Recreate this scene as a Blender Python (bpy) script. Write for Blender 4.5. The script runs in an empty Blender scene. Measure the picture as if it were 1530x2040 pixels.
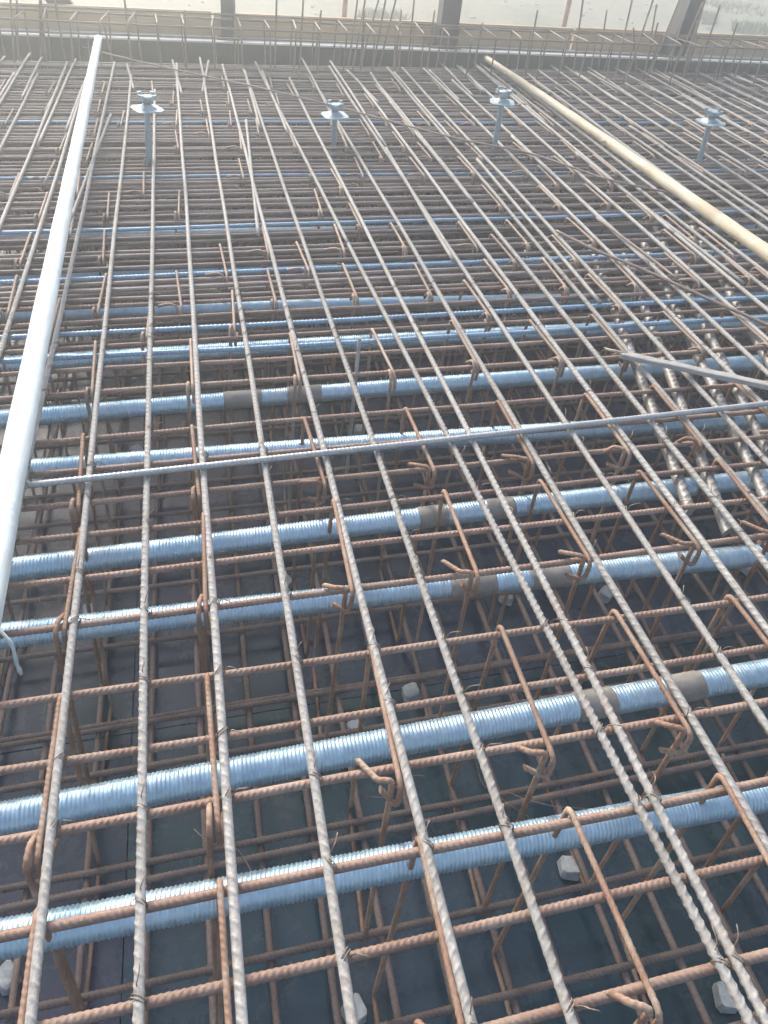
import bpy, math, random
import numpy as np
from mathutils import Matrix, Vector, Euler

random.seed(7)
rng = np.random.default_rng(7)
scene = bpy.context.scene
C = scene.collection

# ------------------------------------------------------------------ camera
PX, PY, F = 697.0, 637.0, 1476.62            # principal point and focal length, in photo pixels (1530 x 2040)
RW = np.array([[0.9773565, -0.0522146, 0.2050559],
               [-0.2003097, -0.5406149, 0.8170750],
               [0.0681931, -0.8396482, -0.5388326]])
CAM = np.array([0.0, 0.0, 1.5])
cam_d = bpy.data.cameras.new('camera')
cam = bpy.data.objects.new('camera', cam_d); C.objects.link(cam)
m = Matrix.Identity(4)
for i in range(3):
    m[i][0] = RW[i][0]; m[i][1] = -RW[i][1]; m[i][2] = -RW[i][2]; m[i][3] = CAM[i]
cam.matrix_world = m
cam_d.sensor_fit = 'HORIZONTAL'; cam_d.sensor_width = 36.0
cam_d.lens = F / 1530 * 36.0
cam_d.shift_x = (765 - PX) / 1530
cam_d.shift_y = -(1020 - PY) / 1530
cam_d.clip_start = 0.02; cam_d.clip_end = 2000
scene.camera = cam

# ------------------------------------------------------------------ light
SUN_AZ = (-0.30, 0.954); SUN_EL = math.radians(33)
world = bpy.data.worlds.new('World'); scene.world = world; world.use_nodes = True
wn = world.node_tree.nodes; wl = world.node_tree.links
for n in list(wn): wn.remove(n)
wo = wn.new('ShaderNodeOutputWorld'); bg = wn.new('ShaderNodeBackground'); sky = wn.new('ShaderNodeTexSky')
sky.sky_type = 'NISHITA'; sky.sun_disc = False
sky.sun_elevation = SUN_EL; sky.sun_rotation = math.atan2(SUN_AZ[0], SUN_AZ[1])
sky.dust_density = 3.0; sky.air_density = 1.0; sky.ozone_density = 1.0
bg.inputs['Strength'].default_value = 0.15
wl.new(sky.outputs[0], bg.inputs[0]); wl.new(bg.outputs[0], wo.inputs[0])
sun_d = bpy.data.lights.new('sun', 'SUN'); sun_d.energy = 1.9; sun_d.angle = math.radians(14.0)
sun_d.color = (1.0, 0.96, 0.90)
sun = bpy.data.objects.new('sun', sun_d); C.objects.link(sun)
sdir = Vector((SUN_AZ[0] * math.cos(SUN_EL), SUN_AZ[1] * math.cos(SUN_EL), math.sin(SUN_EL)))
sun.rotation_euler = sdir.to_track_quat('Z', 'Y').to_euler()
scene.view_settings.view_transform = 'Standard'
scene.view_settings.look = 'None'
scene.view_settings.gamma = 1.0
scene.view_settings.use_curve_mapping = False
scene.view_settings.exposure = 1.32
cy = scene.cycles
cy.max_bounces = 6; cy.diffuse_bounces = 3; cy.glossy_bounces = 3; cy.volume_bounces = 1; cy.transmission_bounces = 1; cy.transparent_max_bounces = 4

# ------------------------------------------------------------------ helpers
def on(px, py, z=0.0):                        # photo pixel -> point of the level z
    w = RW @ np.array([px - PX, py - PY, F]); t = (z - CAM[2]) / w[2]
    return CAM + t * w
def at_depth(px, py, Y):                      # photo pixel -> point of the vertical sheet at distance Y
    w = RW @ np.array([px - PX, py - PY, F]); t = Y / w[1]
    return CAM + t * w
def proj(P):
    c = RW.T @ (np.array(P, float) - CAM)
    return PX + F * c[0] / c[2], PY + F * c[1] / c[2], c[2]
def seen(P, pad=120):
    x, y, d = proj(P)
    return d > 0.05 and -pad < x < 1530 + pad and -pad < y < 2040 + pad
ONES = 'first second third fourth fifth sixth seventh eighth ninth tenth eleventh twelfth thirteenth fourteenth fifteenth sixteenth seventeenth eighteenth nineteenth'.split()
TENS = {2: 'twent', 3: 'thirt', 4: 'fort', 5: 'fift', 6: 'sixt', 7: 'sevent', 8: 'eight', 9: 'ninet'}
def nth(n):
    if n < 20: return ONES[n - 1]
    t, u = divmod(n, 10)
    return TENS[t] + 'ieth' if u == 0 else TENS[t] + 'y-' + ONES[u - 1]

def make_mesh(name, V, quads, caps=(), smooth=True):
    me = bpy.data.meshes.new(name)
    V = np.asarray(V, np.float32); quads = np.asarray(quads, np.int32).reshape(-1, 4)
    loops = [quads.ravel()]; starts = [np.arange(len(quads), dtype=np.int32) * 4]
    off = len(quads) * 4
    for c in caps:
        loops.append(np.asarray(c, np.int32)); starts.append(np.array([off], np.int32)); off += len(c)
    loops = np.concatenate(loops); starts = np.concatenate(starts)
    me.vertices.add(len(V)); me.vertices.foreach_set('co', V.ravel())
    me.loops.add(len(loops)); me.loops.foreach_set('vertex_index', loops)
    me.polygons.add(len(starts)); me.polygons.foreach_set('loop_start', starts)
    me.update(calc_edges=True); me.validate()
    sm = np.full(len(me.polygons), smooth, dtype=bool)
    if len(caps) and smooth: sm[len(quads):] = False
    me.polygons.foreach_set('use_smooth', sm)
    return me

def frames(P):
    T = np.gradient(P, axis=0); T /= np.linalg.norm(T, axis=1)[:, None]
    ref = np.array([0, 0, 1.0]) if abs(T[0][2]) < 0.9 else np.array([1.0, 0, 0])
    N = np.empty_like(P); n = ref - T[0] * (ref @ T[0]); n /= np.linalg.norm(n); N[0] = n
    for i in range(1, len(P)):
        n = n - T[i] * (n @ T[i]); n /= np.linalg.norm(n); N[i] = n
    return T, N, np.cross(T, N)

def tube_data(P, rad, seg=10, tilt=0.0, turn=0.0):
    """rad: scalar, (K,) or (K,seg); tilt leans every ring (slanting ribs). returns V, quads, caps"""
    P = np.asarray(P, float); K = len(P)
    T, N, B = frames(P)
    th0 = np.arange(seg) * 2 * math.pi / seg; th = th0 + turn
    rad = np.asarray(rad, float)
    if rad.ndim == 0: rad = np.full((K, seg), float(rad))
    elif rad.ndim == 1: rad = np.repeat(rad[:, None], seg, 1)
    V = P[:, None, :] + rad[:, :, None] * (np.cos(th)[None, :, None] * N[:, None, :] + np.sin(th)[None, :, None] * B[:, None, :])
    if tilt: V = V + (rad * tilt * np.cos(th0)[None, :])[:, :, None] * T[:, None, :]
    i = np.arange(K - 1)[:, None] * seg; j = np.arange(seg)[None, :]; j2 = (j + 1) % seg
    Q = np.stack([i + j, i + j2, i + seg + j2, i + seg + j], -1).reshape(-1, 4)
    caps = [list(range(seg))[::-1], list(range((K - 1) * seg, K * seg))]
    return V.reshape(-1, 3), Q, caps

def join_data(parts):
    V = []; Q = []; caps = []; o = 0
    for v, q, c in parts:
        V.append(v); Q.append(np.asarray(q).reshape(-1, 4) + o); caps += [[k + o for k in cc] for cc in c]; o += len(v)
    return np.concatenate(V), np.concatenate(Q), caps

def resample(P, ds):
    P = np.asarray(P, float); d = np.r_[0, np.cumsum(np.linalg.norm(np.diff(P, axis=0), axis=1))]
    n = max(2, int(round(d[-1] / ds)) + 1); s = np.linspace(0, d[-1], n)
    return np.stack([np.interp(s, d, P[:, k]) for k in range(3)], 1), s

def fillet(pts, r, n=6):
    pts = [np.array(p, float) for p in pts]; out = [pts[0]]
    for a, b, c in zip(pts, pts[1:], pts[2:]):
        u = a - b; v = c - b; lu = np.linalg.norm(u); lv = np.linalg.norm(v); u /= lu; v /= lv
        ang = math.acos(max(-1, min(1, u @ v)))
        t = min(r / math.tan(ang / 2), lu * .49, lv * .49)
        p0 = b + u * t; p1 = b + v * t
        for k in range(n + 1):
            s = k / n; out.append((1 - s) ** 2 * p0 + 2 * s * (1 - s) * b + s * s * p1)
    out.append(pts[-1]); return np.array(out)

def smooth_path(pts, n=12):                   # Catmull-Rom through points
    pts = [np.array(p, float) for p in pts]; pts = [2 * pts[0] - pts[1]] + pts + [2 * pts[-1] - pts[-2]]
    out = []
    for i in range(1, len(pts) - 2):
        a, b, c, d = pts[i - 1:i + 3]
        for k in range(n):
            t = k / n
            out.append(.5 * ((2 * b) + (c - a) * t + (2 * a - 5 * b + 4 * c - d) * t * t + (3 * b - a - 3 * c + d) * t ** 3))
    out.append(pts[-2]); return np.array(out)

def rib_rad(s, R, seg, pitch, h=0.17, n=5, lug=0.10):
    """rows of crescent ribs (rings are leaned by tube_data) and two lengthwise ribs; s is sampled n per pitch"""
    th = np.arange(seg) * 2 * math.pi / seg
    sn = np.sin(th)[None, :]
    k = np.arange(len(s)) % n
    prof = np.where(k == 0, 1.0, np.where((k == 1) | (k == n - 1), .45 if n > 6 else .2, 0.0))[:, None]
    if n <= 3: prof = np.where(k == 0, 1.0, 0.0)[:, None]
    r = R * (1 + h * prof * np.abs(sn) ** 1.1)
    return np.where(np.abs(sn) < 0.12, R * (1 + lug), r)

def add(name, me, mat, parent=None, loc=(0, 0, 0), rot=(0, 0, 0)):
    o = bpy.data.objects.new(name, me); C.objects.link(o)
    if me is not None and mat is not None and len(me.materials) == 0: me.materials.append(mat)
    o.location = loc; o.rotation_euler = rot
    if parent is not None: o.parent = parent
    return o
def tag(o, label, cat, group=None):
    o['label'] = label; o['category'] = cat
    if group: o['group'] = group
    return o
def structure(o):
    o['kind'] = 'structure'; return o
def empty(name, loc=(0, 0, 0), rot=(0, 0, 0)):
    o = bpy.data.objects.new(name, None); C.objects.link(o); o.location = loc; o.rotation_euler = rot
    o.empty_display_size = .05; return o

def box_data(x0, x1, y0, y1, z0, z1, bev=0.0):
    if bev <= 0:
        V = np.array([(x, y, z) for z in (z0, z1) for y in (y0, y1) for x in (x0, x1)], float)
        Q = [(0, 2, 3, 1), (4, 5, 7, 6), (0, 1, 5, 4), (2, 6, 7, 3), (0, 4, 6, 2), (1, 3, 7, 5)]
        return V, np.array(Q), []
    # bevelled long edges: octagonal ring along the longest axis is enough for boards
    b = bev
    prof = [(x0 + b, z0), (x1 - b, z0), (x1, z0 + b), (x1, z1 - b), (x1 - b, z1), (x0 + b, z1), (x0, z1 - b), (x0, z0 + b)]
    V = np.array([(x, y, z) for y in (y0, y1) for x, z in prof], float)
    Q = [(i, i + 8, (i + 1) % 8 + 8, (i + 1) % 8) for i in range(8)]
    return V, np.array(Q), [list(range(8)), list(range(8, 16))[::-1]]
def box_mesh(name, *a, **k):
    V, Q, cp = box_data(*a, **k); return make_mesh(name, V, Q, cp, smooth=False)

# ------------------------------------------------------------------ materials
def new_mat(name):
    mt = bpy.data.materials.new(name); mt.use_nodes = True
    nt = mt.node_tree; b = nt.nodes['Principled BSDF']; return mt, nt, b
def noise(nt, scale, detail=6, rough=.6, coord='pos', vec_scale=None):
    n = nt.nodes.new('ShaderNodeTexNoise'); n.inputs['Scale'].default_value = scale
    n.inputs['Detail'].default_value = detail; n.inputs['Roughness'].default_value = rough
    if coord == 'pos':
        g = nt.nodes.new('ShaderNodeNewGeometry'); src = g.outputs['Position']
    else:
        g = nt.nodes.new('ShaderNodeTexCoord'); src = g.outputs['Object']
    if vec_scale:
        mp = nt.nodes.new('ShaderNodeMapping'); mp.inputs['Scale'].default_value = vec_scale
        nt.links.new(src, mp.inputs[0]); src = mp.outputs[0]
    nt.links.new(src, n.inputs['Vector']); return n
def ramp(nt, src, stops):
    r = nt.nodes.new('ShaderNodeValToRGB'); el = r.color_ramp.elements
    while len(el) < len(stops): el.new(0.5)
    for e, (p, c) in zip(el, stops):
        e.position = p; e.color = (*c, 1) if len(c) == 3 else c
    nt.links.new(src, r.inputs[0]); return r
def mixc(nt, fac, a, b, mode='MIX'):
    mx = nt.nodes.new('ShaderNodeMix'); mx.data_type = 'RGBA'; mx.blend_type = mode
    for sock, v in ((mx.inputs[0], fac), (mx.inputs[6], a), (mx.inputs[7], b)):
        if hasattr(v, 'links') or hasattr(v, 'is_linked'): nt.links.new(v, sock)
        elif isinstance(v, (int, float)): sock.default_value = v
        else: sock.default_value = (*v, 1)
    return mx.outputs[2]
def bump(nt, b, src, strength, dist=0.002):
    bp = nt.nodes.new('ShaderNodeBump'); bp.inputs['Strength'].default_value = strength
    bp.inputs['Distance'].default_value = dist
    nt.links.new(src, bp.inputs['Height']); nt.links.new(bp.outputs[0], b.inputs['Normal'])

def steel_mat(name, a, bcol, c, metallic=0.25, rough=(.45, .8), patch=9, var=.25, spec=.5):
    """weathered bar steel: three tones broken up by noise, each object slightly different"""
    mt, nt, b = new_mat(name)
    n1 = noise(nt, patch, 7, .65); n2 = noise(nt, 160, 4, .7)
    r1 = ramp(nt, n1.outputs['Fac'], [(.32, a), (.5, bcol), (.68, c)])
    r2 = ramp(nt, n2.outputs['Fac'], [(.35, (.72, .70, .68)), (.65, (1.12, 1.1, 1.08))])
    col = mixc(nt, 1.0, r1.outputs[0], r2.outputs[0], 'MULTIPLY')
    oi = nt.nodes.new('ShaderNodeObjectInfo')
    hs = nt.nodes.new('ShaderNodeHueSaturation')
    mr = nt.nodes.new('ShaderNodeMapRange'); mr.inputs[3].default_value = 1 - var; mr.inputs[4].default_value = 1 + var
    nt.links.new(oi.outputs['Random'], mr.inputs[0]); nt.links.new(mr.outputs[0], hs.inputs['Value'])
    nt.links.new(col, hs.inputs['Color']); nt.links.new(hs.outputs[0], b.inputs['Base Color'])
    rr = ramp(nt, n1.outputs['Fac'], [(.3, (rough[0],) * 3), (.7, (rough[1],) * 3)])
    nt.links.new(rr.outputs[0], b.inputs['Roughness'])
    b.inputs['Metallic'].default_value = metallic; b.inputs['Specular IOR Level'].default_value = spec
    bump(nt, b, n2.outputs['Fac'], .35, .0012)
    return mt

M = {}
M['long'] = steel_mat('long_bar_steel', (.27, .25, .225), (.375, .36, .335), (.32, .28, .24), .05, (.58, .8), 7, .16, .3)
M['cross'] = steel_mat('rusty_cross_steel', (.20, .12, .085), (.28, .185, .14), (.34, .255, .20), .1, (.6, .85), 8, .18)
M['far'] = steel_mat('far_cross_steel', (.19, .145, .125), (.27, .215, .19), (.34, .285, .25), .15, (.5, .8), 6, .3)
M['tie'] = steel_mat('orange_tie_steel', (.23, .12, .07), (.30, .185, .125), (.37, .295, .225), .1, (.6, .85), 9, .15)
M['tie_far'] = steel_mat('brown_tie_steel', (.24, .16, .12), (.32, .235, .18), (.38, .31, .26), .1, (.6, .85), 9, .2)
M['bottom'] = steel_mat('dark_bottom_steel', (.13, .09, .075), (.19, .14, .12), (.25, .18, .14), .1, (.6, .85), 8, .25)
M['blue'] = steel_mat('bluish_bar_steel', (.20, .30, .40), (.26, .38, .50), (.32, .42, .50), .35, (.4, .65), 10, .12)  # bluish grey tone for a few cross bars
M['loose'] = steel_mat('blue_grey_steel', (.36, .37, .38), (.45, .46, .46), (.40, .39, .37), .3, (.35, .6), 12, .05)
M['thick'] = steel_mat('bright_thread_steel', (.21, .20, .18), (.26, .25, .235), (.31, .30, .28), .3, (.45, .55), 10, .06)
M['wire'] = steel_mat('tie_wire_steel', (.16, .12, .09), (.25, .2, .16), (.33, .28, .22), .4, (.4, .7), 40, .2)
M['starter'] = steel_mat('starter_steel', (.17, .12, .10), (.25, .19, .16), (.32, .26, .22), .2, (.5, .8), 8, .2)

def duct_mat():
    mt, nt, b = new_mat('galvanised_duct')
    n1 = noise(nt, 6, 6, .6); n2 = noise(nt, 60, 5, .6)
    r1 = ramp(nt, n1.outputs['Fac'], [(.3, (.40, .58, .70)), (.55, (.50, .67, .77)), (.75, (.58, .70, .76))])
    r2 = ramp(nt, n2.outputs['Fac'], [(.3, (.8, .8, .8)), (.7, (1.05, 1.05, 1.05))])
    col = mixc(nt, 1.0, r1.outputs[0], r2.outputs[0], 'MULTIPLY')
    n3 = noise(nt, 2.7, 9, .72); dm = ramp(nt, n3.outputs['Fac'], [(.52, (0, 0, 0)), (.70, (.55, .55, .55))])
    col = mixc(nt, dm.outputs[0], col, (.40, .40, .39))
    nt.links.new(col, b.inputs['Base Color'])
    b.inputs['Metallic'].default_value = .6
    rr = ramp(nt, n2.outputs['Fac'], [(.3, (.28,) * 3), (.7, (.48,) * 3)]); nt.links.new(rr.outputs[0], b.inputs['Roughness'])
    return mt
M['duct'] = duct_mat()

def simple_mat(name, c1, c2, scale=12, rough=.7, metallic=0, bs=.3, vec=None, coord='pos', c3=None, bdist=.002):
    mt, nt, b = new_mat(name); n = noise(nt, scale, 7, .62, coord, vec)
    st = [(.3, c1), (.7, c2)] if c3 is None else [(.28, c1), (.5, c2), (.72, c3)]
    r = ramp(nt, n.outputs['Fac'], st); nt.links.new(r.outputs[0], b.inputs['Base Color'])
    b.inputs['Roughness'].default_value = rough; b.inputs['Metallic'].default_value = metallic
    if bs: bump(nt, b, n.outputs['Fac'], bs, bdist)
    return mt
M['tape'] = simple_mat('grey_tape', (.20, .18, .155), (.31, .28, .245), 25, .6, 0, .5)
M['block'] = simple_mat('cover_block_concrete', (.36, .37, .36), (.56, .57, .55), 60, .9, 0, .9, None, 'pos', None, .006)
M['galv'] = simple_mat('galvanised_casting', (.22, .29, .31), (.40, .48, .49), 30, .55, .4, .6)
M['stem'] = simple_mat('galvanised_stem', (.20, .30, .34), (.30, .41, .45), 20, .45, .5, .2)
def pole_mat(name, c1, c2, c3, stain, rough=.62):
    """peeled pole: long grain, darker knots and grubby patches"""
    mt, nt, b = new_mat(name)
    n1 = noise(nt, 3.5, 8, .65); n2 = noise(nt, 26, 6, .65, 'pos', (1, .12, 1)); n3 = noise(nt, 9, 9, .75)
    col = ramp(nt, n1.outputs['Fac'], [(.3, c1), (.5, c2), (.7, c3)]).outputs[0]
    g = ramp(nt, n2.outputs['Fac'], [(.35, (.80, .79, .76)), (.6, (1.04, 1.04, 1.04))])
    col = mixc(nt, 1.0, col, g.outputs[0], 'MULTIPLY')
    st = ramp(nt, n3.outputs['Fac'], [(.56, (0, 0, 0)), (.72, (.75, .75, .75))])
    col = mixc(nt, st.outputs[0], col, stain)
    nt.links.new(col, b.inputs['Base Color']); b.inputs['Roughness'].default_value = rough
    bump(nt, b, n2.outputs['Fac'], .5, .003); return mt
M['pole_white'] = pole_mat('bleached_pole', (.70, .73, .68), (.84, .86, .81), (.76, .79, .72), (.44, .45, .40))
M['pole_wood'] = pole_mat('yellow_pole', (.48, .38, .24), (.62, .53, .37), (.58, .52, .41), (.36, .29, .21))
M['grey_wood'] = simple_mat('grey_timber', (.29, .27, .24), (.41, .38, .34), 30, .8, 0, .5, (1, 1, 1), 'obj')
M['wood'] = simple_mat('tan_board', (.38, .25, .13), (.52, .38, .23), 5, .75, 0, .3, (.6, 3, 14))
M['pale'] = simple_mat('pale_walkway_ply', (.42, .41, .38), (.60, .59, .56), 3, .8, 0, .2)
M['form'] = simple_mat('dark_form_face', (.022, .032, .036), (.05, .064, .07), 4, .5, 0, .2)
M['edge'] = simple_mat('pale_edge_strip', (.55, .52, .45), (.72, .70, .63), 12, .75)
M['post'] = simple_mat('dark_painted_steel', (.018, .024, .03), (.04, .05, .06), 6, .45, 0, .1)
M['stake'] = simple_mat('reddish_stake', (.35, .20, .15), (.48, .32, .26), 14, .7)
M['weed'] = simple_mat('weed_leaf', (.035, .07, .025), (.09, .13, .05), 9, .7, 0, 0)
M['rag'] = simple_mat('grey_string', (.35, .37, .35), (.5, .53, .5), 40, .9)

def deck_mat():
    mt, nt, b = new_mat('film_faced_ply')
    n1 = noise(nt, .9, 8, .6); n2 = noise(nt, 7, 9, .72); n3 = noise(nt, 90, 5, .7)
    base = ramp(nt, n1.outputs['Fac'], [(.3, (.015, .040, .042)), (.5, (.032, .044, .068)), (.72, (.060, .054, .086))])
    oi = nt.nodes.new('ShaderNodeObjectInfo')
    tint = mixc(nt, 1.0, base.outputs[0], oi.outputs['Color'], 'MULTIPLY')
    dust = ramp(nt, n2.outputs['Fac'], [(.46, (0, 0, 0)), (.78, (.42, .42, .42))])
    col = mixc(nt, dust.outputs[0], tint, (.085, .095, .115))
    n4 = noise(nt, 3.2, 9, .75, 'pos', (1, .35, 1)); st = ramp(nt, n4.outputs['Fac'], [(.55, (0, 0, 0)), (.70, (.6, .6, .6))])
    col = mixc(nt, st.outputs[0], col, (.095, .080, .068))          # dried mud and rust wash
    n5 = noise(nt, 5, 7, .8, 'pos', (9, .8, 1)); sc = ramp(nt, n5.outputs['Fac'], [(.62, (0, 0, 0)), (.67, (.45, .45, .45)), (.72, (0, 0, 0))])
    col = mixc(nt, sc.outputs[0], col, (.15, .15, .155))            # scuffs
    sp = ramp(nt, n3.outputs['Fac'], [(.64, (0, 0, 0)), (.78, (.6, .6, .6))])
    col = mixc(nt, sp.outputs[0], col, (.16, .15, .14))
    nt.links.new(col, b.inputs['Base Color'])
    rr = ramp(nt, n2.outputs['Fac'], [(.3, (.12,) * 3), (.7, (.40,) * 3)]); nt.links.new(rr.outputs[0], b.inputs['Roughness'])
    bump(nt, b, n2.outputs['Fac'], .06, .002)
    return mt
M['deck'] = deck_mat()
def ground_mat():
    mt, nt, b = new_mat('sandy_ground')
    n1 = noise(nt, .5, 9, .7); n2 = noise(nt, 6, 8, .7)
    r1 = ramp(nt, n1.outputs['Fac'], [(.3, (.13, .115, .085)), (.52, (.21, .19, .145)), (.66, (.09, .115, .06))])
    r2 = ramp(nt, n2.outputs['Fac'], [(.3, (.7, .7, .7)), (.7, (1.1, 1.1, 1.1))])
    nt.links.new(mixc(nt, 1.0, r1.outputs[0], r2.outputs[0], 'MULTIPLY'), b.inputs['Base Color'])
    b.inputs['Roughness'].default_value = .95; bump(nt, b, n2.outputs['Fac'], .6, .05)
    return mt
M['ground'] = ground_mat()

# ------------------------------------------------------------------ ground and deck
DECK = -0.82
def grid_ground():
    xs = np.concatenate([[-500, -120, -60], np.linspace(-30, 45, 60), [80, 140, 500]])
    ys = np.concatenate([[-500, -100, -30], np.linspace(-5, 45, 50), [80, 160, 600]])
    X, Yg = np.meshgrid(xs, ys); Zg = -1.5 + .10 * np.sin(X * .7 + 1) * np.cos(Yg * .55) + .05 * np.sin(X * 1.9 + Yg * 1.3)
    Zg += np.clip((Yg - 9) * .02, 0, 1.0)
    V = np.stack([X, Yg, Zg], -1).reshape(-1, 3); nx = len(xs); ny = len(ys)
    i = np.arange(ny - 1)[:, None] * nx; j = np.arange(nx - 1)[None]
    Q = np.stack([i + j, i + j + 1, i + j + nx + 1, i + j + nx], -1).reshape(-1, 4)
    return make_mesh('ground', V, Q)
structure(add('ground', grid_ground(), M['ground']))
def FY(x): return 6.27 - 0.060 * (x - 0.3)     # line of the far edge form
deck = structure(add('deck', box_mesh('deck', -4.0, 8.5, -2.4, 5.6, DECK - .12, DECK - .022), M['form']))
pm = {}
for ix in range(10):
    for iy in range(7):
        x0 = -4.0 + ix * 1.25; y0 = -2.45 + iy * 1.25
        key = 'p'
        if key not in pm: pm[key] = box_mesh('plywood_panel', 0, 1.247, 0, 1.247, -.018, 0)
        o = add('plywood_panel', pm[key], M['deck'], deck, (x0, y0, DECK - random.uniform(0, .0015)), (0, 0, 0))
        v = random.uniform(.85, 1.15)      # greener tint on the near right panels, faint purple tint on the others
        o.color = (.50 * v, .95 * v, .85 * v, 1) if (x0 > -.4 and y0 < .5) else (1.02 * v, 1.0 * v, 1.10 * v, 1)

# ------------------------------------------------------------------ far edge: form, walkway, boards, posts
RZ = math.atan(-0.060)
ef = empty('edge_form', (0.3, 6.27, 0), (0, 0, RZ))
tag(ef, 'dark film faced edge form standing along the far end of the bars', 'formwork')
for k in range(6):
    x0 = -5 + k * 2.0
    add('form_panel', box_mesh('form_panel', x0, x0 + 1.995, 0, .02, -.80, .085), M['form'], ef)
    add('top_strip', box_mesh('top_strip', x0 + .01, x0 + 1.99, -.004, .05, .086, .10), M['edge'], ef)
wk = empty('walkway', (0.3, 6.27, 0), (0, 0, RZ)); tag(wk, 'pale grey boarded walkway strip just behind the dark edge form', 'walkway')
for k in range(5):
    x0 = -5 + k * 2.44
    add('walkway_board', box_mesh('walkway_board', x0, x0 + 2.43,   .055, .24, .066, .088 + .002 * (k % 2)), M['pale'], wk)
for k, (x0, x1, lab) in enumerate([(-5, -.05, 'tan timber toe board behind the left dark post and the diagonal brace'),
                                   (-.03, 3.1, 'tan timber toe board between the left and middle dark posts'),
                                   (3.12, 7.5, 'tan timber toe board at the right, behind the leaning dark post')]):
    o = add('toe_board', box_mesh('toe_board', x0, x1, .26, .295, .06, .275 - .006 * (k % 2)), M['wood'], None, (0.3, 6.27, 0), (0, 0, RZ))
    tag(o, lab, 'board', 'toe boards along the far edge')
def post(px, py, w, lab, lean=0.0):
    b = at_depth(px, py, FY(on(px, py, .1)[0]) + .14)
    r = empty('steel_post', (b[0], b[1], .09), (0, lean, RZ)); tag(r, lab, 'post', 'dark posts along the far edge')
    add('shaft', box_mesh('shaft', -w / 2, w / 2, -w / 2, w / 2, .0, 3.2), M['post'], r)
    add('base_plate', box_mesh('base_plate', -w * .8, w * .8, -w * .6, w * .6, .001, .012), M['post'], r)
post(455, 62, .115, 'dark square steel post at the far edge, leftmost of three')
post(888, 76, .155, 'dark square steel post at the far edge, middle of three')
post(1340, 100, .155, 'dark square steel post at the far edge, rightmost and leaning', .10)
a = at_depth(156, 52, 6.72); b_ = at_depth(116, 0, 6.72); dv = (b_ - a); L = np.linalg.norm(dv); dv /= L
o = add('timber_brace', box_mesh('timber_brace', -.08, .08, -.03, .03, 0, 2.2), M['post'], None, tuple(a))
o.rotation_euler = (0, math.atan2(dv[0], dv[2]), 0)
tag(o, 'dark diagonal brace board in the top left corner', 'brace')
for px, py, lab in [(682, 52, 'thin reddish stake behind the toe board, left of the middle post'), (1122, 46, 'thin reddish stake behind the toe board, right of the middle post')]:
    b = at_depth(px, py, 6.85)
    P = [(b[0], b[1], -1.5), (b[0] + .01, b[1], 0), (b[0] + .03, b[1], 1.6)]
    V, Q, cp = tube_data(resample(P, .1)[0], np.linspace(.026, .021, 32), 10)
    tag(add('marker_stake', make_mesh('marker_stake', V, Q, cp), M['stake']), lab, 'stake')
# weeds on the ground beyond
def weed_mesh(n, r, h):
    V = []; Q = []
    for k in range(n):
        a = random.uniform(0, 6.28); d = r * math.sqrt(random.random()); x, y = d * math.cos(a), d * math.sin(a)
        ln = h * random.uniform(.5, 1); w = .02 + .02 * random.random(); t = random.uniform(.1, .6); a2 = random.uniform(0, 6.28)
        dx, dy = math.cos(a2), math.sin(a2); o = len(V)
        V += [(x - dy * w, y + dx * w, 0), (x + dy * w, y - dx * w, 0), (x + dx * t * ln * .5 + dy * w * .8, y + dy * t * ln * .5 - dx * w * .8, ln * .6), (x + dx * t * ln * .5 - dy * w * .8, y + dy * t * ln * .5 + dx * w * .8, ln * .6),
              (x + dx * t * ln + .003, y + dy * t * ln, ln), (x + dx * t * ln - .003, y + dy * t * ln, ln)]
        Q += [(o, o + 1, o + 2, o + 3), (o + 3, o + 2, o + 4, o + 5)]
    return make_mesh('weed', np.array(V), Q, smooth=False)
for px, py, r, lab in [(1500, 30, .9, 'dark green weed clump at the top right corner of the photo'), (1455, 18, .7, 'green weed clump beside the top right corner, next left'),
                       (1395, 38, .35, 'small green weed clump on the sand just right of the leaning post'), (1510, 62, .5, 'low green weed clump close behind the right toe board'),
                       (760, 40, .5, 'yellow green weed strip behind the toe board, left of the middle post')]:
    g = on(px, py, -1.35)
    tag(add('weed_clump', weed_mesh(420, r, .35), M['weed'], None, (g[0], g[1], -1.5)), lab, 'weeds', 'weeds beyond the edge')
def stones():
    parts = []
    for k in range(700):
        x = random.uniform(-8, 22); y = random.uniform(9.5, 26); s = random.uniform(.012, .045) * (1.6 if random.random() < .1 else 1)
        V, Q, cp = box_data(-s, s, -s * .8, s * .8, -s * .3, s * .7)
        V = V * (1 + rng.normal(0, .22, V.shape)); an = random.uniform(0, 6.28); ca, sa = math.cos(an), math.sin(an)
        V = np.stack([V[:, 0] * ca - V[:, 1] * sa + x, V[:, 0] * sa + V[:, 1] * ca + y, V[:, 2] - 1.5 + max(0, (y - 9) * .02) + .02], 1)
        parts.append((V, Q, cp))
    V, Q, cp = join_data(parts); return make_mesh('stones', V, Q, cp, smooth=False)
so = add('stones', stones(), simple_mat('loose_stone', (.28, .26, .22), (.42, .40, .36), 3, .9))
so['kind'] = 'stuff'; so['label'] = 'loose stones scattered over the sandy ground beyond'; so['category'] = 'stones'

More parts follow.
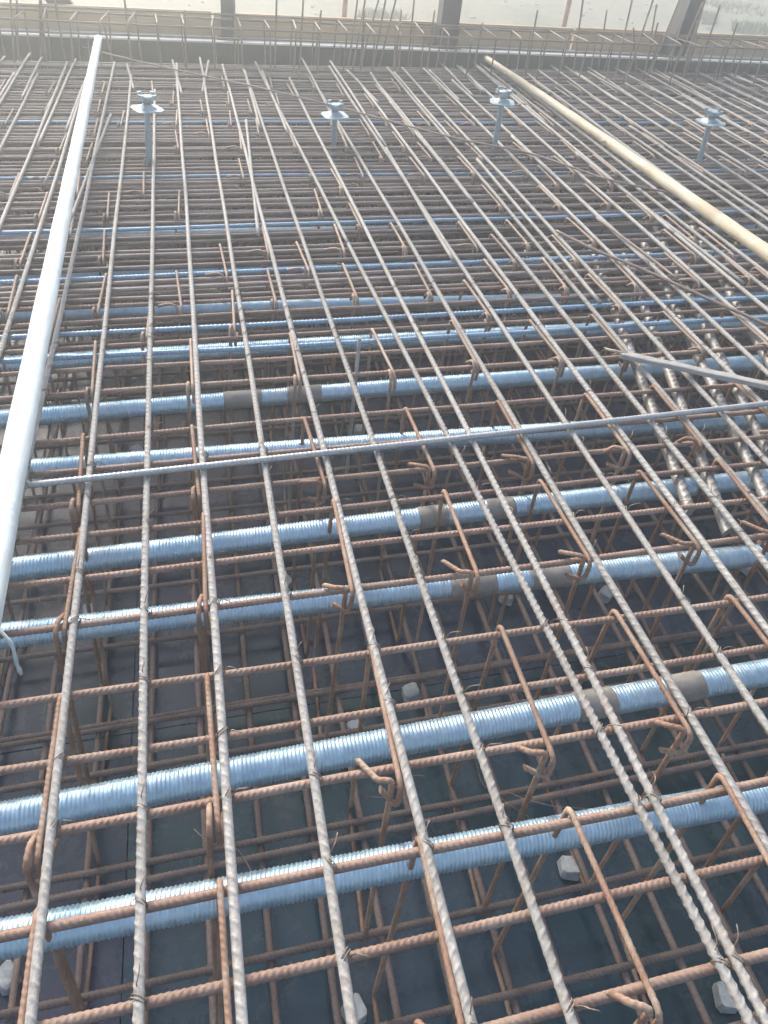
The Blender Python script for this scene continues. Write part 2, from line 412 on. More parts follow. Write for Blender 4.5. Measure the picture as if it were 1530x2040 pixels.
# ------------------------------------------------------------------ edge beam cage and starter bars
def CY(x): return 5.86 - 0.060 * (x - 0.3)
cage_x = []; x = -1.75
cage_top = .30
st_path = fillet([(0, .0, -.1), (0, .0, 0), (0, .36, 0), (0, .36, -.62), (0, 0, -.62), (0, .0, -.06)], .022, 5)
V, Q, cp = tube_data(resample(st_path, .02)[0], .0062, 7); cage_me = make_mesh('edge_stirrup', V, Q, cp)
cage_me.materials.append(M['starter'])
k = 0
while x < 5.8:
    k += 1
    o = add('edge_stirrup', cage_me, None, None, (x, CY(x), cage_top + random.uniform(-.006, .006)), (random.uniform(-.05, .05), random.uniform(-.06, .06), RZ + random.uniform(-.12, .12)))
    tag(o, 'rusty rectangular stirrup of the far edge cage, %s from the left' % nth(k), 'stirrup', 'stirrups of the far edge cage')
    x += .20 + random.uniform(-.02, .02)
def bar_pts(p, q, wob, n=60):
    t = np.linspace(0, 1, n)[:, None]; P = np.array(p) * (1 - t) + np.array(q) * t
    P[:, 2] += wob * np.sin(t[:, 0] * 9 + random.random() * 6); P[:, 1] += wob * np.sin(t[:, 0] * 7 + random.random() * 6); return P
for dy, dz, rr, lab in [(.012, -.012, .008, 'long horizontal bar along the near top corner of the far edge cage'), (.352, -.012, .008, 'long horizontal bar along the far top corner of the far edge cage'),
                        (.335, .016, .007, 'extra long horizontal bar lying on the back of the far edge cage'), (.012, -.09, .007, 'second horizontal bar just below the near top of the edge cage')]:
    V, Q, cp = tube_data(bar_pts((-3, CY(-3) + dy, cage_top + dz), (7, CY(7) + dy, cage_top + dz), .006), rr, 8)
    tag(add('edge_bar', make_mesh('edge_bar', V, Q, cp), M['starter']), lab, 'rebar', 'horizontal bars of the far edge cage')
starters = [(690, 150, 710, 0), (700, 140, 725, 0), (712, 155, 755, 0), (742, 140, 768, 0), (752, 150, 790, 0), (600, 55, 603, 0), (812, 150, 827, 0), (790, 100, 800, 20),
            (1235, 120, 1262, 0), (1250, 150, 1300, 0), (1285, 160, 1308, 8), (1300, 130, 1352, 0), (1318, 165, 1375, 0), (1340, 150, 1400, 5), (1270, 165, 1262, 55), (1385, 165, 1435, 10), (1360, 160, 1390, 40), (30, 120, 22, 0), (38, 115, 36, 0), (80, 110, 78, 0), (88, 125, 84, 0)]
for px in range(120, 1530, 83):
    px += random.randint(-25, 25); hgt = random.choice((0, 0, 20, 45)); starters.append((px, int(118 + .035 * px), px + int((px - 510) * .045) + random.randint(-8, 8), hgt))
for k, (px, py, qx, qy) in enumerate(sorted(starters)):
    Y0 = CY(on(px, py, 0)[0]) + random.uniform(.02, .32)
    a = at_depth(px, py, Y0); b = at_depth(qx, qy, Y0 + random.uniform(-.05, .08)); dirv = (b - a) / np.linalg.norm(b - a)
    top = b + dirv * (1.0 if qy < 5 else 0)
    bot = a - dirv * ((a[2] + .6) / max(.2, dirv[2]))
    mid = (bot + top) / 2 + np.array([random.uniform(-.012, .012), 0, 0])
    V, Q, cp = tube_data(smooth_path([bot, mid, top], 14), .0075, 7)
    tag(add('starter_bar', make_mesh('starter_bar', V, Q, cp), M['starter']), 'thin upright starter bar in the far edge cage, %s from the left' % nth(k + 1), 'starter bar', 'upright starter bars')

# ------------------------------------------------------------------ top mat, bars running away from the camera
LB = [(-1.45, -1.46), (-1.28, -1.29), (-1.115, -1.13), (-.955, -.97), (-.79, -.808), (-.629, -.642), (-.465, -.478), (-.293, -.329), (-.14, -.168), (.013, -.015), (.18, .164), (.357, .333),
      (.512, .485), (.779, .656), (.815, .796), (.98, .969), (1.134, 1.147), (1.29, 1.302), (1.416, 1.436), (1.53, 1.592), (1.68, 1.728), (1.85, 1.907), (1.99, 2.047), (2.13, 2.212), (2.268, 2.366),
      (2.40, 2.463), (2.50, 2.561)]
xx = 2.66
while xx < 6.0:
    LB.append((xx, xx + .085)); xx += .158 + random.uniform(-.012, .012)
RL = .0084
def long_mesh(i, yend):
    PT = (.0185, .021, .0195, .017, .020)[i % 5]
    y1 = np.arange(-.7, 2.9, PT / 8); y2 = np.arange(2.9, yend, .06); y = np.r_[y1, y2, yend]
    bow = .0018 * np.sin(y * 2.1 + i) + .0010 * np.sin(y * 5.3 + 2 * i)
    P = np.stack([bow, y, .0012 * np.sin(y * 3.1 + i * 1.7)], 1)
    seg = 14; tw = i * .9
    rad = rib_rad(y, RL, seg, PT, h=.21, n=8, lug=.12)
    rad[y > 2.9] = RL * 1.05
    V, Q, cp = tube_data(P, rad, seg, (.9, -.75, .7, -1.0, .85)[i % 5], math.pi / 2)
    me = make_mesh('top_long_bar', V, Q, cp); me.materials.append(M['long']); return me
LM = [long_mesh(i, ye) for i, ye in enumerate([6.15, 5.95, 5.6, 6.05, 5.25])]
# tie wire knots (parts of the bars they are wound round)
def knot_mesh(seed):
    r = random.Random(seed); pts = []
    for k in range(34):
        t = k / 33 * 2 * math.pi * 1.9; a = .0125 + .0012 * math.sin(3 * t)
        d = r.choice([0]) + .3
        u = a * math.cos(t); w = (a + .004) * math.sin(t) - .006
        pts.append((u * math.cos(.8) + .0018 * t * .3, u * math.sin(.8) - .0018 * t * .3, w))
    e = pts[-1]; pts += [(e[0] + .006, e[1] - .004, .012), (e[0] + .014, e[1] - .010, .016 + r.uniform(-.006, .01)), (e[0] + .024 + r.uniform(-.01, .01), e[1] - .014, .012 + r.uniform(-.008, .012))]
    V, Q, cp = tube_data(smooth_path(pts, 2), .00105, 5); me = make_mesh('tie_wire', V, Q, cp); me.materials.append(M['wire']); return me
KM = [knot_mesh(s) for s in range(4)]

# transverse rows of the top mat
ZT = -.0186
rows = [on(1275, 1972, ZT)[1], on(405, 1975, ZT)[1], on(645, 1735, ZT)[1], on(620, 1562, ZT)[1], on(600, 1440, ZT)[1]]
rows = [rows[0] - .14] + rows
pix = [1350, 1212, 1122, 1040, 977, 915, 853, 767, 723, 698, 678, 652, 629, 600, 590, 570, 558, 545, 528, 506, 493, 471, 452, 438, 424, 411, 400, 389, 377]
blue_pix = {698, 652, 545, 452}
blue = set()
for p in pix:
    rows.append(on(410, p, ZT)[1])
    if p in blue_pix: blue.add(len(rows) - 1)
yy = 3.66
blue_far = {3.74: 0, 4.62: 0, 4.75: 0}
while yy < 6.05:
    rows.append(yy); yy += random.uniform(.044, .062)
for want in (3.80, 4.62):
    blue.add(int(np.argmin([abs(r - want) for r in rows])))
def xrange_at(Y):
    return -.55 - .21 * max(Y, 0) - .35, 1.05 + .70 * max(Y, 0) + .7

long_objs = []
for i, (xa, xb) in enumerate(LB):
    rz = -math.atan2(xb - xa, 3.35); roll = random.choice((0, math.pi)) + random.choice((-1, 1)) * random.uniform(.2, .8)
    x0 = xa - .5 * (xb - xa) / 3.35
    o = add('top_long_bar', LM[i % 5 if random.random() < .6 else random.randrange(5)], None, None, (x0, 0, 0), (0, roll, rz))
    tag(o, 'ribbed grey bar running away on top of the mat, %s from the left' % nth(i + 1), 'rebar', 'top bars running away')
    long_objs.append((o, x0, rz, roll))
def long_x(i, Y):
    xa, xb = LB[i]; return xa + (xb - xa) * (Y - .5) / 3.35
# lapping short bars at the far end
n_lap = 0
for i, (xa, xb) in enumerate(LB):
    if random.random() < .62:
        ys = random.uniform(4.1, 5.3); ye = random.uniform(5.75, 6.2); xs = long_x(i, ys) + random.choice((-.024, .024)); xe = long_x(i, ye) + random.uniform(-.07, .07)
        if not seen((xe, ye, 0), 60): continue
        n_lap += 1
        V, Q, cp = tube_data(bar_pts((xs, ys, .002), (xe, ye, .004), .002, 16), .0088, 8)
        tag(add('lap_bar', make_mesh('lap_bar', V, Q, cp), M['long']), 'short grey lap bar at the far end of the mat, %s from the left' % nth(n_lap), 'rebar', 'lap bars at the far end')

for xs, ys, ye in [(.30, 3.0, 4.6), (1.12, 2.7, 4.1), (1.62, 2.3, 3.9), (2.02, 2.6, 4.3), (2.36, 2.4, 4.0), (2.70, 3.0, 4.8), (2.95, 2.9, 4.5), (3.2, 3.3, 5.0), (-.52, 3.2, 4.7), (1.43, 3.3, 5.0)]:
    n_lap += 1
    V, Q, cp = tube_data(bar_pts((xs, ys, .0015), (xs + random.uniform(-.02, .09), ye, .003), .0015, 24), .0086, 8)
    tag(add('lap_bar', make_mesh('lap_bar', V, Q, cp), M['long']), 'short grey lap bar lying on the mat in the middle distance, %s of these' % nth(n_lap), 'rebar', 'lap bars in the middle distance')

def cross_mesh(i, x0, x1, ribbed, R, mat, seg=10, pitch=.012):
    if ribbed:
        x = np.arange(x0, x1, pitch / 4)
        rad = rib_rad(x, R, seg, pitch, h=.25, n=4)
    else:
        x = np.arange(x0, x1, .08); rad = np.full((len(x), seg), R * 1.06)
    P = np.stack([x, .0022 * np.sin(x * 2.3 + i) + .0012 * np.sin(x * 6 + 2 * i), .0010 * np.sin(x * 3 + i * 2)], 1)
    V, Q, cp = tube_data(P, rad, seg, (.8 if i % 2 else -.8) if ribbed else 0, math.pi / 2); me = make_mesh('top_cross_bar', V, Q, cp); me.materials.append(mat); return me
XM = [cross_mesh(i, -1.4, 2.9, True, .0074, M['cross']) for i in range(4)]
XF = [cross_mesh(i, -2.6, 6.2, False, .0094, M['far'], 8) for i in range(3)]
XB = [cross_mesh(i, -2.0, 4.6, True, .0088, M['blue'], 8, .016) for i in range(1)]
XBF = [cross_mesh(i, -2.6, 5.6, False, .0092, M['blue'], 8) for i in range(1)]
XN = [cross_mesh(i, -1.9, 4.2, True, .0080, M['cross'], 8, .014) for i in range(2)]
for k, Y in enumerate(rows):
    if k in blue: me = XB[0] if Y < 3 else XBF[0]
    elif Y < 1.9: me = XM[k % 4]
    elif Y < 2.5: me = XN[k % 2]
    else: me = XF[k % 3]
    far = Y > 2.5
    o = add('top_cross_bar', me, None, None, (random.uniform(-.12, .12), Y, ZT - (random.choice((0, 0, .012)) if far else 0)),
            (random.choice((0, math.pi)) + random.uniform(-.6, .6) if not far else 0, 0, random.uniform(-.004, .004) * (1.8 if far else 1)))
    kind = 'blue grey' if k in blue else ('rusty brown' if not far else 'brown grey')
    tag(o, '%s cross bar of the top mat, %s row from the bottom' % (kind, nth(k)) if k else 'rusty cross bar of the top mat just below the bottom edge of the photo', 'rebar', 'cross bars of the top mat')
# lower layer of cross bars under the dense far half
yy = 2.46; k = 0
while yy < 6.1:
    k += 1
    o = add('lower_cross_bar', XF[k % 3], None, None, (random.uniform(-.2, .2), yy, -.052 - random.choice((0, .05, .10)) - random.uniform(0, .02)), (0, 0, random.uniform(-.012, .012)))
    tag(o, 'brown grey cross bar just under the top mat, %s from the near side' % nth(k), 'rebar', 'second layer of cross bars')
    yy += random.uniform(.045, .08)

# wire knots on the near crossings
for i, (o, x0, rz, roll) in enumerate(long_objs):
    for k, Y in enumerate(rows):
        x = long_x(i, Y)
        if Y < 2.6 and seen((x, Y, 0), 20) and random.random() < (.7 if Y < 1.6 else .45):
            w = add('tie_wire', KM[random.randrange(4)], None, o, (0, Y / math.cos(rz), 0))
            w.rotation_euler = (Euler((0, -roll, 0)).to_matrix() @ Euler((0, 0, random.choice((0, 1.57)) + random.uniform(-.3, .3))).to_matrix()).to_euler()

# ------------------------------------------------------------------ shear ties
TL = .287; TD = .79
def tie_mesh(seed, seg=9, ribs=True, L=TL, style='left', mat='tie'):
    r = random.Random(seed); j = lambda q: r.uniform(-q, q) * 1.5
    z0 = -.005
    leg = [(0, -.006, z0 + .004), (0, L + .012, z0 + .004), (-.002 + j(.004), L + .010 + j(.01), -TD), (-.016, .0 + j(.01), -TD)]
    if style == 'left':
        pts = [(-.046 + j(.010), .012 + j(.008), z0 - .046 + j(.006)), (-.004, -.008, z0 - .062)] + leg + [(-.016, .004, z0 + .018), (-.044, .020 + j(.006), z0 + .014), (-.072 + j(.010), .044 + j(.012), z0 - .002 + j(.006))]
    else:
        pts = [(.012 + j(.006), .062 + j(.01), z0 - .050 + j(.008)), (.002, -.008, z0 - .066)] + leg + [(-.016, -.012, z0 + .012), (-.014, .020, z0 + .014), (-.006 + j(.006), .060 + j(.012), z0 - .038 + j(.008))]
    P, s = resample(fillet(pts, .019, 6), .0115 / 4 if ribs else .02)
    R = .0055
    rad = rib_rad(s, R, seg, .0115, h=.24, n=4) if ribs else np.full((len(P), seg), R * 1.05)
    V, Q, cp = tube_data(P, rad, seg, .8 if ribs else 0, math.pi / 2); me = make_mesh('shear_tie', V, Q, cp); me.materials.append(M[mat]); return me
TN = [tie_mesh(s_) for s_ in range(7)]; TNB = [tie_mesh(s_ + 30, style='back') for s_ in range(3)]
TF = [tie_mesh(s_ + 10, 6, False, style='left' if s_ == 0 else 'back', mat='tie_far') for s_ in range(3)]
row_arr = np.array(rows)
tie_rows = [.555, .94, 1.385, 1.745, 2.215, 2.70, 3.10, 3.51, 3.95, 4.38, 4.80, 5.22, 5.62]
for rI, Yf in enumerate(tie_rows):
    n = 0
    for i in range(1, len(LB), 1 if rI > 4 else 2):
        if i % 2 == 0 and random.random() < .35: continue
        Yn = Yf - TL - (.17 if i % 2 == 0 else 0); x = long_x(i, Yn) - .0175
        if i == 13: x = .655
        if rI > 4: x += random.uniform(-.03, .005)
        P = (x, Yn + .1, 0)
        if not (seen(P, 60) or seen((x, Yf, -.4), 30)): continue
        if rI > 5 and random.random() < .22: continue
        n += 1
        far = rI > 3
        o = add('shear_tie', TF[random.randrange(3)] if far else (random.choice(TNB) if i < 11 else random.choice(TN)), None, None, (x, Yn + random.uniform(-.008, .008), random.uniform(-.003, .004)),
                (random.uniform(-.02, .02), random.uniform(-.02, .02), random.uniform(-.05, .05) - (LB[i][1] - LB[i][0]) / 3.35 * (i != 13)))
        tag(o, 'rusty shear tie hooked over the mat, %s tie row from the bottom, %s from left' % (nth(rI + 1), nth(n)), 'shear tie', 'shear ties between the top and bottom bars')

# ------------------------------------------------------------------ ducts
RD = .0285; ZD = -.15
def duct_mesh(x0, x1, fine):
    pitch = .0086; x = np.arange(x0, x1, pitch / 4 if fine else pitch / 2); seg = 22 if fine else 14
    th = np.arange(seg) * 2 * math.pi / seg
    ph = (x[:, None] / pitch + th[None] / (2 * math.pi)) % 1
    rad = RD * (1 + .065 * (np.abs(ph - .5) < .26) - .0)
    ph2 = (x[:, None] / (pitch * 5) + th[None] / (2 * math.pi)) % 1
    rad = rad + RD * .03 * (ph2 < .12)
    P = np.stack([x, .003 * np.sin(x * 1.7), .005 * np.sin(x * 1.3 + 1)], 1)
    V, Q, cp = tube_data(P, rad, seg); me = make_mesh('tendon_duct', V, Q, cp); me.materials.append(M['duct']); return me
DN = duct_mesh(-1.3, 3.2, True); DF = duct_mesh(-1.8, 4.5, False)
ducts = [((0, 1870), (1530, 1587), []), ((0, 1631), (1530, 1342), [(1145, 1222), (1318, 1396)]), ((15, 1265), (1530, 1105), [(893, 985), (1052, 1132)]), ((20, 1134), (1530, 952), [(832, 890), (965, 1022)]),
         ((65, 934), (1530, 832), []), ((0, 835), (1480, 722), [(445, 522), (570, 640)]), ((10, 726), (1530, 637), []), ((120, 625), (765, 608), []), ((0, 552), (1465, 510), []), ((10, 475), (765, 463), [])]
tx = np.linspace(-.055, .055, 14)
def tape_mesh(w):
    x = np.linspace(-w / 2, w / 2, 26); rr = RD * 1.12 + rng.normal(0, .0006, (26, 20)); rr[0] = rr[-1] = RD * 1.03
    V, Q, cp = tube_data(np.stack([x, 0 * x, 0 * x], 1), rr, 20); me = make_mesh('tape_wrap', V, Q, []); me.materials.append(M['tape']); return me
for k, (p, q, tp) in enumerate(ducts):
    a = on(*p, ZD); b = on(*q, ZD); rz = math.atan2(b[1] - a[1], b[0] - a[0])
    y0 = a[1] - math.tan(rz) * a[0]
    o = add('tendon_duct', DN if k < 7 else DF, None, None, (0, y0, ZD), (0, 0, rz))
    extra = ', with two grey tape wraps' if tp else ''
    tag(o, 'corrugated blue grey duct, %s from the bottom%s' % (nth(k + 1), extra), 'duct', 'tendon ducts below the top mat')
    for u, v in tp:
        cy_ = lambda X: p[1] + (q[1] - p[1]) * (X - p[0]) / (q[0] - p[0])
        A = on(u, cy_(u), ZD); B = on(v, cy_(v), ZD); xm = (A[0] + B[0]) / 2
        add('tape_wrap', tape_mesh(abs(B[0] - A[0])), None, o, (xm / math.cos(rz), .003 * math.sin(xm * 1.7), .005 * math.sin(xm * 1.3 + 1)))

# ------------------------------------------------------------------ thick threaded bars at the right
def thick_mesh(L):
    s = np.arange(0, L, .026 / 6); seg = 16
    rad = rib_rad(s, .0170, seg, .026, h=.17, n=6, lug=.05)
    V, Q, cp = tube_data(np.stack([0 * s, s, .002 * np.sin(s * 3)], 1), rad, seg, .8, math.pi / 2); me = make_mesh('threaded_bar', V, Q, cp); me.materials.append(M['thick']); return me
KMESH = thick_mesh(1.75)
for k, (p, q) in enumerate([((1200, 550), (1375, 1020)), ((1265, 560), (1450, 1060)), ((1320, 560), (1530, 1000)), ((1375, 590), (1530, 900)), ((1475, 620), (1620, 880))]):
    a = on(*q, -.047); b = on(*p, -.047)
    o = add('threaded_bar', KMESH, None, None, (a[0], a[1], -.047 - .001 * k), (0, random.uniform(-.5, .5), -math.atan2(b[0] - a[0], b[1] - a[1])))
    tag(o, 'thick shiny coarse ribbed bar at the right, %s from the left' % nth(k + 1), 'thick rebar', 'thick skewed bars at the right')

# ------------------------------------------------------------------ bottom mat
ZB = DECK + .055
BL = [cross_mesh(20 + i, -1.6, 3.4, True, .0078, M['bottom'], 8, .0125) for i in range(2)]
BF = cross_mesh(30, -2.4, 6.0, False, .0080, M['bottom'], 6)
near_b = sorted(on(px, py, ZB + .016)[1] for px, py in [(1200, 1935), (1000, 1797), (320, 1745), (320, 1712), (290, 1527), (165, 1458), (550, 1390), (290, 1278), (530, 1215)])
near_b = [near_b[0] - .3, near_b[0] - .15] + near_b
yy = near_b[0]; k = 0
while yy < 5.6:
    k += 1
    o = add('bottom_cross_bar', BL[k % 2] if yy < 1.9 else BF, None, None, (random.uniform(-.2, .2), yy, ZB + .016), (random.uniform(0, 6) if yy < 1.9 else 0, 0, random.uniform(-.006, .006)))
    tag(o, 'dark rusty cross bar above the black deck, %s from the near side' % nth(k), 'rebar', 'cross bars of the bottom mat')
    if k < len(near_b): yy = near_b[k]
    elif yy < 2.2 and k % 4 == 1: yy += .055
    else: yy += random.uniform(.13, .17)
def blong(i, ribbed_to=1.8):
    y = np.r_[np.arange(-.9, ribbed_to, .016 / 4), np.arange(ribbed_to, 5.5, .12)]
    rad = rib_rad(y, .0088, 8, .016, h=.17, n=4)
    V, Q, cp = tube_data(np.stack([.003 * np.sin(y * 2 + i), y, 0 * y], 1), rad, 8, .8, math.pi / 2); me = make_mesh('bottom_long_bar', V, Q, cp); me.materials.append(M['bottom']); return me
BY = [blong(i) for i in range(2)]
xx = -1.5; k = 0
while xx < 4.6:
    k += 1
    o = add('bottom_long_bar', BY[k % 2], None, None, (xx, 0, ZB), (0, random.uniform(0, 6), random.uniform(-.008, .008)))
    tag(o, 'dark rusty bar running away just above the deck, %s from the left' % nth(k), 'rebar', 'bottom bars running away')
    xx += .145 + random.uniform(-.012, .012)
# cover blocks
def block_mesh(seed):
    r = random.Random(seed); V = []; n = 8
    ring = [(1, -.72), (1, .72), (.72, 1), (-.72, 1), (-1, .72), (-1, -.72), (-.72, -1), (.72, -1)]
    for z, sc in ((0, 1.0), (.030, .90), (.034, .82)):
        for x, y in ring: V.append((.027 * sc * x, .024 * sc * y, z))
    V = np.array(V) * (1 + np.array([[r.uniform(-.08, .08), r.uniform(-.08, .08), r.uniform(-.05, .05)] for _ in V]))
    Q = [(a * n + k, a * n + (k + 1) % n, (a + 1) * n + (k + 1) % n, (a + 1) * n + k) for a in range(2) for k in range(n)]
    me = make_mesh('cover_block', V, Q, [list(range(n))[::-1], list(range(2 * n, 3 * n))], smooth=False); me.materials.append(M['block']); return me
BM = [block_mesh(s) for s in range(5)]
blocks = [(1135, 1728, 'right of the middle below the lowest duct'), (705, 1450, 'just above the second duct near the centre'), (820, 1380, 'near the centre, above the second duct\'s middle'), (568, 1160, 'beside the third duct, left of centre'),
          (395, 1018, 'left of centre below the loose bar'), (272, 897, 'at the left above the loose bar'), (1207, 1182, 'under the third duct at the right'), (1288, 1292, 'at the right above the second duct'), (1010, 1188, 'under the third duct near its grey tape'),
          (716, 857, 'just above the loose bar near the centre'), (178, 1218, 'at the left beside the third duct'), (705, 2015, 'at the bottom edge of the photo near the centre'), (12, 1945, 'at the left edge near the bottom corner'), (1448, 1985, 'at the bottom right corner'), (1490, 1130, 'at the right edge beside the third duct')]
for k, (px, py, lab) in enumerate(blocks):
    g = on(px, py, DECK + .02)
    tag(add('cover_block', BM[k % 5], None, None, (g[0], g[1], DECK + .003), (random.uniform(-.12, .12), random.uniform(-.12, .12), random.uniform(0, 3))), 'pale cover block on the deck ' + lab, 'cover block', 'concrete cover blocks')

# ------------------------------------------------------------------ loose things lying on the mat
def tube_obj(name, P, rad, mat, lab, cat, seg=10, group=None):
    V, Q, cp = tube_data(P, rad, seg); return tag(add(name, make_mesh(name, V, Q, cp), mat), lab, cat, group)
a = on(52, 967, .0185); b = on(1530, 803, .0185); dv = (b - a) / np.linalg.norm(b - a)
P, s = resample([a, (a + b) / 2 + np.array([0, -.004, 0]), b + dv * .8], .0125 / 4)
V, Q, cp = tube_data(P, rib_rad(s, .0085, 12, .0125, h=.17, n=4), 12, .9, 1.2)
tag(add('loose_bar', make_mesh('loose_bar', V, Q, cp), M['loose']), 'loose blue grey ribbed bar lying across the top mat, ending at the white pole', 'rebar')
# left white pole
a = on(-41, 1268, .052); b = at_depth(196, 76, 5.72)
t = np.linspace(0, 1, 60)[:, None]; P = a * (1 - t) + b * t; P[:, 2] += .003 * np.sin(t[:, 0] * 5)
V, Q, cp = tube_data(P, np.linspace(.0375, .026, 60) * (1 + .02 * np.sin(np.arange(60) * .9)), 20)
tag(add('white_pole', make_mesh('white_pole', V, Q, cp), M['pole_white']), 'long bleached white round pole lying along the left side', 'pole')
# string hanging at its near end
p0 = on(-6, 1250, .06); P = smooth_path([p0, p0 + np.array([.03, -.03, -.02]), p0 + np.array([.035, -.045, -.07]), p0 + np.array([.04, -.05, -.10])], 8)
tube_obj('hanging_string', P, np.linspace(.0035, .0045, len(P)) * (1 + .15 * np.sin(np.arange(len(P)))), M['rag'], 'grey knotted string hanging by the near end of the white pole', 'string', 8)
# right wooden pole
a = on(968, 116, .05); b = on(1530, 502, .052); dv = (b - a) / np.linalg.norm(b - a); e = b + dv * .9
t = np.linspace(0, 1, 70)[:, None]; P = a * (1 - t) + e * t; P[:, 2] += .005 * np.sin(t[:, 0] * 6); P[:, 0] += .005 * np.sin(t[:, 0] * 4)
V, Q, cp = tube_data(P, np.linspace(.024, .038, 70) * (1 + .03 * np.sin(np.arange(70) * .8)), 18)
pole = tag(add('wooden_pole', make_mesh('wooden_pole', V, Q, cp), M['pole_wood']), 'long yellowish peeled wooden pole lying across the top right of the mat', 'pole')
for f_, sd in ((.12, -1), (.3, 1), (.47, -1)):
    c = a * (1 - f_) + e * f_; o2 = c + np.array([.05 * sd, -.02 * sd, .008])
    V, Q, cp = tube_data(np.array([c, (c + o2) / 2, o2]), np.array([.014, .011, .008]), 8); add('knot_stub', make_mesh('knot_stub', V, Q, cp), M['pole_wood'], pole)
# broken batten
a = on(1243, 707, .034); b = on(1530, 768, .034); dv = (b - a) / np.linalg.norm(b - a); L = np.linalg.norm(b - a) + .7
nn = 24; V = []
for k in range(nn):
    y = L * k / (nn - 1); w = .015 + .0012 * math.sin(k * 1.3); hh = .009 + .0008 * math.sin(k * 2.1)
    for (sx, sz) in ((-1, -1), (1, -1), (1, .75), (.8, 1), (-.8, 1), (-1, .75)):
        V.append((sx * w, y + (random.uniform(-.03, .015) if k == 0 else 0), sz * hh))
Q = [(k * 6 + j, k * 6 + (j + 1) % 6, (k + 1) * 6 + (j + 1) % 6, (k + 1) * 6 + j) for k in range(nn - 1) for j in range(6)]
bt = add('broken_batten', make_mesh('broken_batten', np.array(V), Q, [list(range(6))[::-1], list(range((nn - 1) * 6, nn * 6))], smooth=False), M['grey_wood'], None, tuple(a), (0, math.asin(-dv[2]) * 0, math.atan2(-dv[0], dv[1])))
tag(bt, 'grey weathered timber batten with a splintered end at the right', 'batten')
for k in range(5):
    x = random.uniform(-.016, .016); l = random.uniform(.025, .07); P = [(x, .01, random.uniform(-.006, .008)), (x + random.uniform(-.006, .006), -l * .5, random.uniform(-.004, .010)), (x + random.uniform(-.012, .012), -l, random.uniform(-.006, .014))]
    V, Q, cp = tube_data(np.array(P), np.array([.005, .0032, .0008]), 5); add('splinter', make_mesh('splinter', V, Q, cp), M['pole_wood'], bt)
# thin loose rods
tube_obj('thin_rod', smooth_path([on(x, y, .02) for x, y in [(4, 51), (102, 74), (180, 98), (272, 121), (400, 150), (500, 171), (650, 207), (765, 238), (915, 277), (1045, 303), (1150, 337), (1220, 360), (1335, 384)]], 8), .0068, M['starter'], 'thin bent loose rod lying diagonally across the far mat', 'rod', 8)
tube_obj('thin_rod', smooth_path([on(x, y, .02) for x, y in [(1108, 460), (1190, 500), (1255, 526), (1315, 552), (1415, 597), (1530, 648), (1640, 700)]], 8), .0078, M['starter'], 'thin curved loose rod lying diagonally at the right below the wooden pole', 'rod', 8)
tube_obj('thin_rod', smooth_path([on(x, y, .02) for x, y in [(1188, 434), (1270, 494), (1350, 556)]], 8), .0062, M['starter'], 'short straight loose rod at the right, just above the curved one', 'rod', 8)
p0 = on(709, 742, -.02); tube_obj('upright_stub', resample([p0 - np.array([0, 0, .5]), p0 + np.array([.002, 0, .145])], .05)[0], .0066, M['long'], 'short upright bar stub standing near the centre', 'rebar', 8)
# bits of loose wire on the deck
for k, (px, py, lab) in enumerate([(1000, 1590, 'above the lowest duct at the centre'), (440, 1690, 'left of centre above the lowest duct'), (1090, 1600, 'beside the hooks right of centre'), (790, 1570, 'near the hook right of centre'), (90, 1205, 'at the left above the third duct'), (860, 700, 'in the middle distance')]):
    g = on(px, py, DECK + .075); an = random.uniform(0, 3); pts = [g + np.array([.05 * (i - 2) * math.cos(an) + random.uniform(-.02, .02), .05 * (i - 2) * math.sin(an) + random.uniform(-.02, .02), random.uniform(0, .02)]) for i in range(5)]
    tube_obj('wire_scrap', smooth_path(pts, 6), .0013, M['wire'], 'bent scrap of tie wire on the bottom bars ' + lab, 'wire', 5, 'wire scraps')

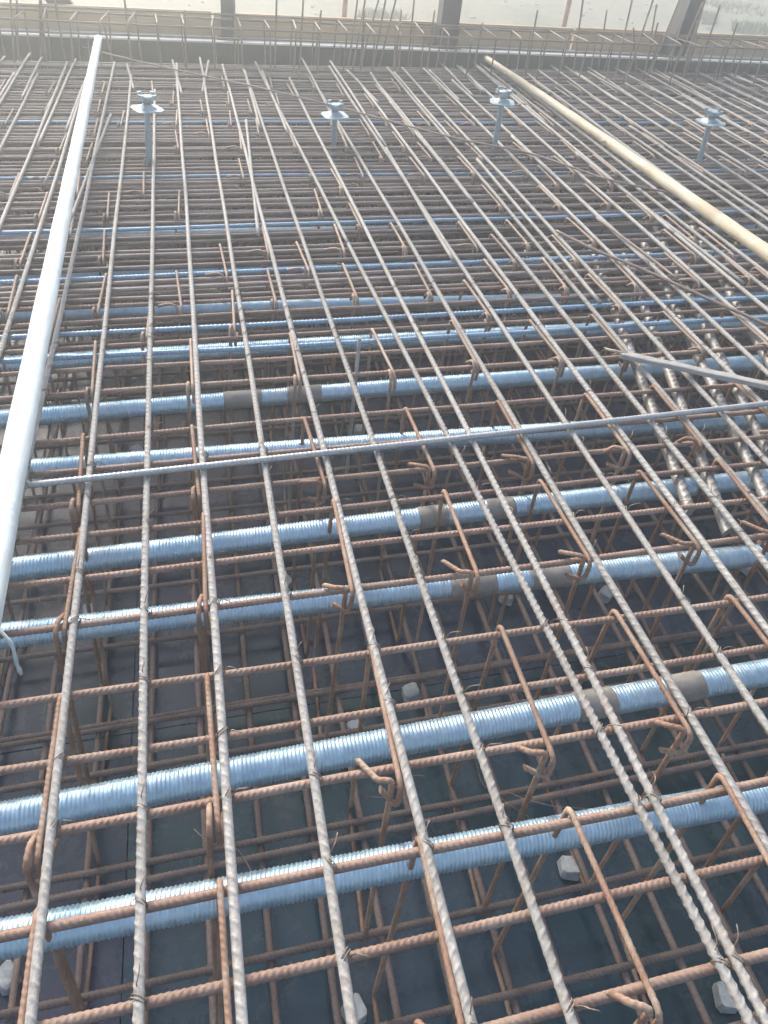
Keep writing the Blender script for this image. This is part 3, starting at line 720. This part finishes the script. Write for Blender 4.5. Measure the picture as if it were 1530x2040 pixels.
# ------------------------------------------------------------------ screw jacks
def jack(base, ztop, lean, rot, lab):
    r = empty('screw_jack', (base[0], base[1], 0), (lean[1], lean[0], rot)); tag(r, lab, 'screw jack', 'screw jacks standing in the mat')
    s = np.arange(-.75, ztop, .006); rad = .0150 + .0010 * ((s / .012) % 1 < .5)
    V, Q, cp = tube_data(np.stack([0 * s, 0 * s, s], 1), rad, 14); add('stem', make_mesh('stem', V, Q, cp), M['stem'], r)
    w = .072; t = .006
    prof = [(w, 0), (w, t), (.046, t + .001), (.026, .024), (.024, .030)]
    V = []; n = 4
    for rr_, z in prof:
        for k in range(16):
            an = 2 * math.pi * k / 16 + math.pi / 16; c, s_ = math.cos(an), math.sin(an)
            f_ = 1 / max(abs(c), abs(s_)) if rr_ >= .045 else 1.0
            V.append((rr_ * c * f_, rr_ * s_ * f_, ztop + z))
    Q = [(a * 16 + k, a * 16 + (k + 1) % 16, (a + 1) * 16 + (k + 1) % 16, (a + 1) * 16 + k) for a in range(len(prof) - 1) for k in range(16)]
    add('head_plate', make_mesh('head_plate', np.array(V), Q, [list(range(16))[::-1], list(range((len(prof) - 1) * 16, len(prof) * 16))], smooth=False), M['galv'], r)
    z = ztop + .0305
    P = np.array([(0, 0, z), (0, 0, z + .008), (0, 0, z + .012), (0, 0, z + .034), (0, 0, z + .040)])
    V, Q, cp = tube_data(P, np.array([.020, .021, .027, .031, .026]), 12); nut = add('collar_nut', make_mesh('collar_nut', V, Q, cp), M['galv'], r)
    for k in range(4):
        an = k * math.pi / 2 + .5; c, s_ = math.cos(an), math.sin(an)
        V, Q, cp = box_data(.024, .050, -.010, .010, .014, .032)
        V[:, 2] += (V[:, 0] - .024) * .55; V[V[:, 0] > .04, 1] *= 1.35
        lip = box_data(.043, .053, -.0145, .0145, .030, .052)
        V, Q, cp = join_data([(V, Q, cp), lip]); x, y = V[:, 0].copy(), V[:, 1].copy()
        V[:, 0] = x * c - y * s_; V[:, 1] = x * s_ + y * c; V[:, 2] += z
        add('lug', make_mesh('lug', V, Q, cp, smooth=False), M['galv'], nut)
    return r
jack(on(297, 320), .275, (.045, 0), .45, 'galvanised screw jack beside the white pole, leftmost of the four')
jack(on(665, 282), .155, (-.02, 0), .15, 'shortest galvanised screw jack, second from the left')
jack(on(985, 290), .265, (.0, .0), -.35, 'tallest galvanised screw jack, just left of the wooden pole')
jack(on(1395, 313), .22, (-.05, .0), .0, 'galvanised screw jack at the far right, beyond the wooden pole')

# ------------------------------------------------------------------ haze volume added to imitate lens veil and pale distance
hz = add('haze', box_mesh('haze', -640, 640, -640, 740, -3.2, 5.2), None)
hm = bpy.data.materials.new('veil_haze'); hm.use_nodes = True; nt = hm.node_tree
for n in list(nt.nodes): nt.nodes.remove(n)
out = nt.nodes.new('ShaderNodeOutputMaterial'); pv = nt.nodes.new('ShaderNodeVolumePrincipled')
pv.inputs['Color'].default_value = (.94, .97, .94, 1); pv.inputs['Density'].default_value = 0.035; pv.inputs['Anisotropy'].default_value = 0.7
nt.links.new(pv.outputs[0], out.inputs['Volume'])
hz.data.materials.append(hm); hz['kind'] = 'stuff'
hz['label'] = 'pale haze added over the whole site to imitate lens veil'; hz['category'] = 'haze'
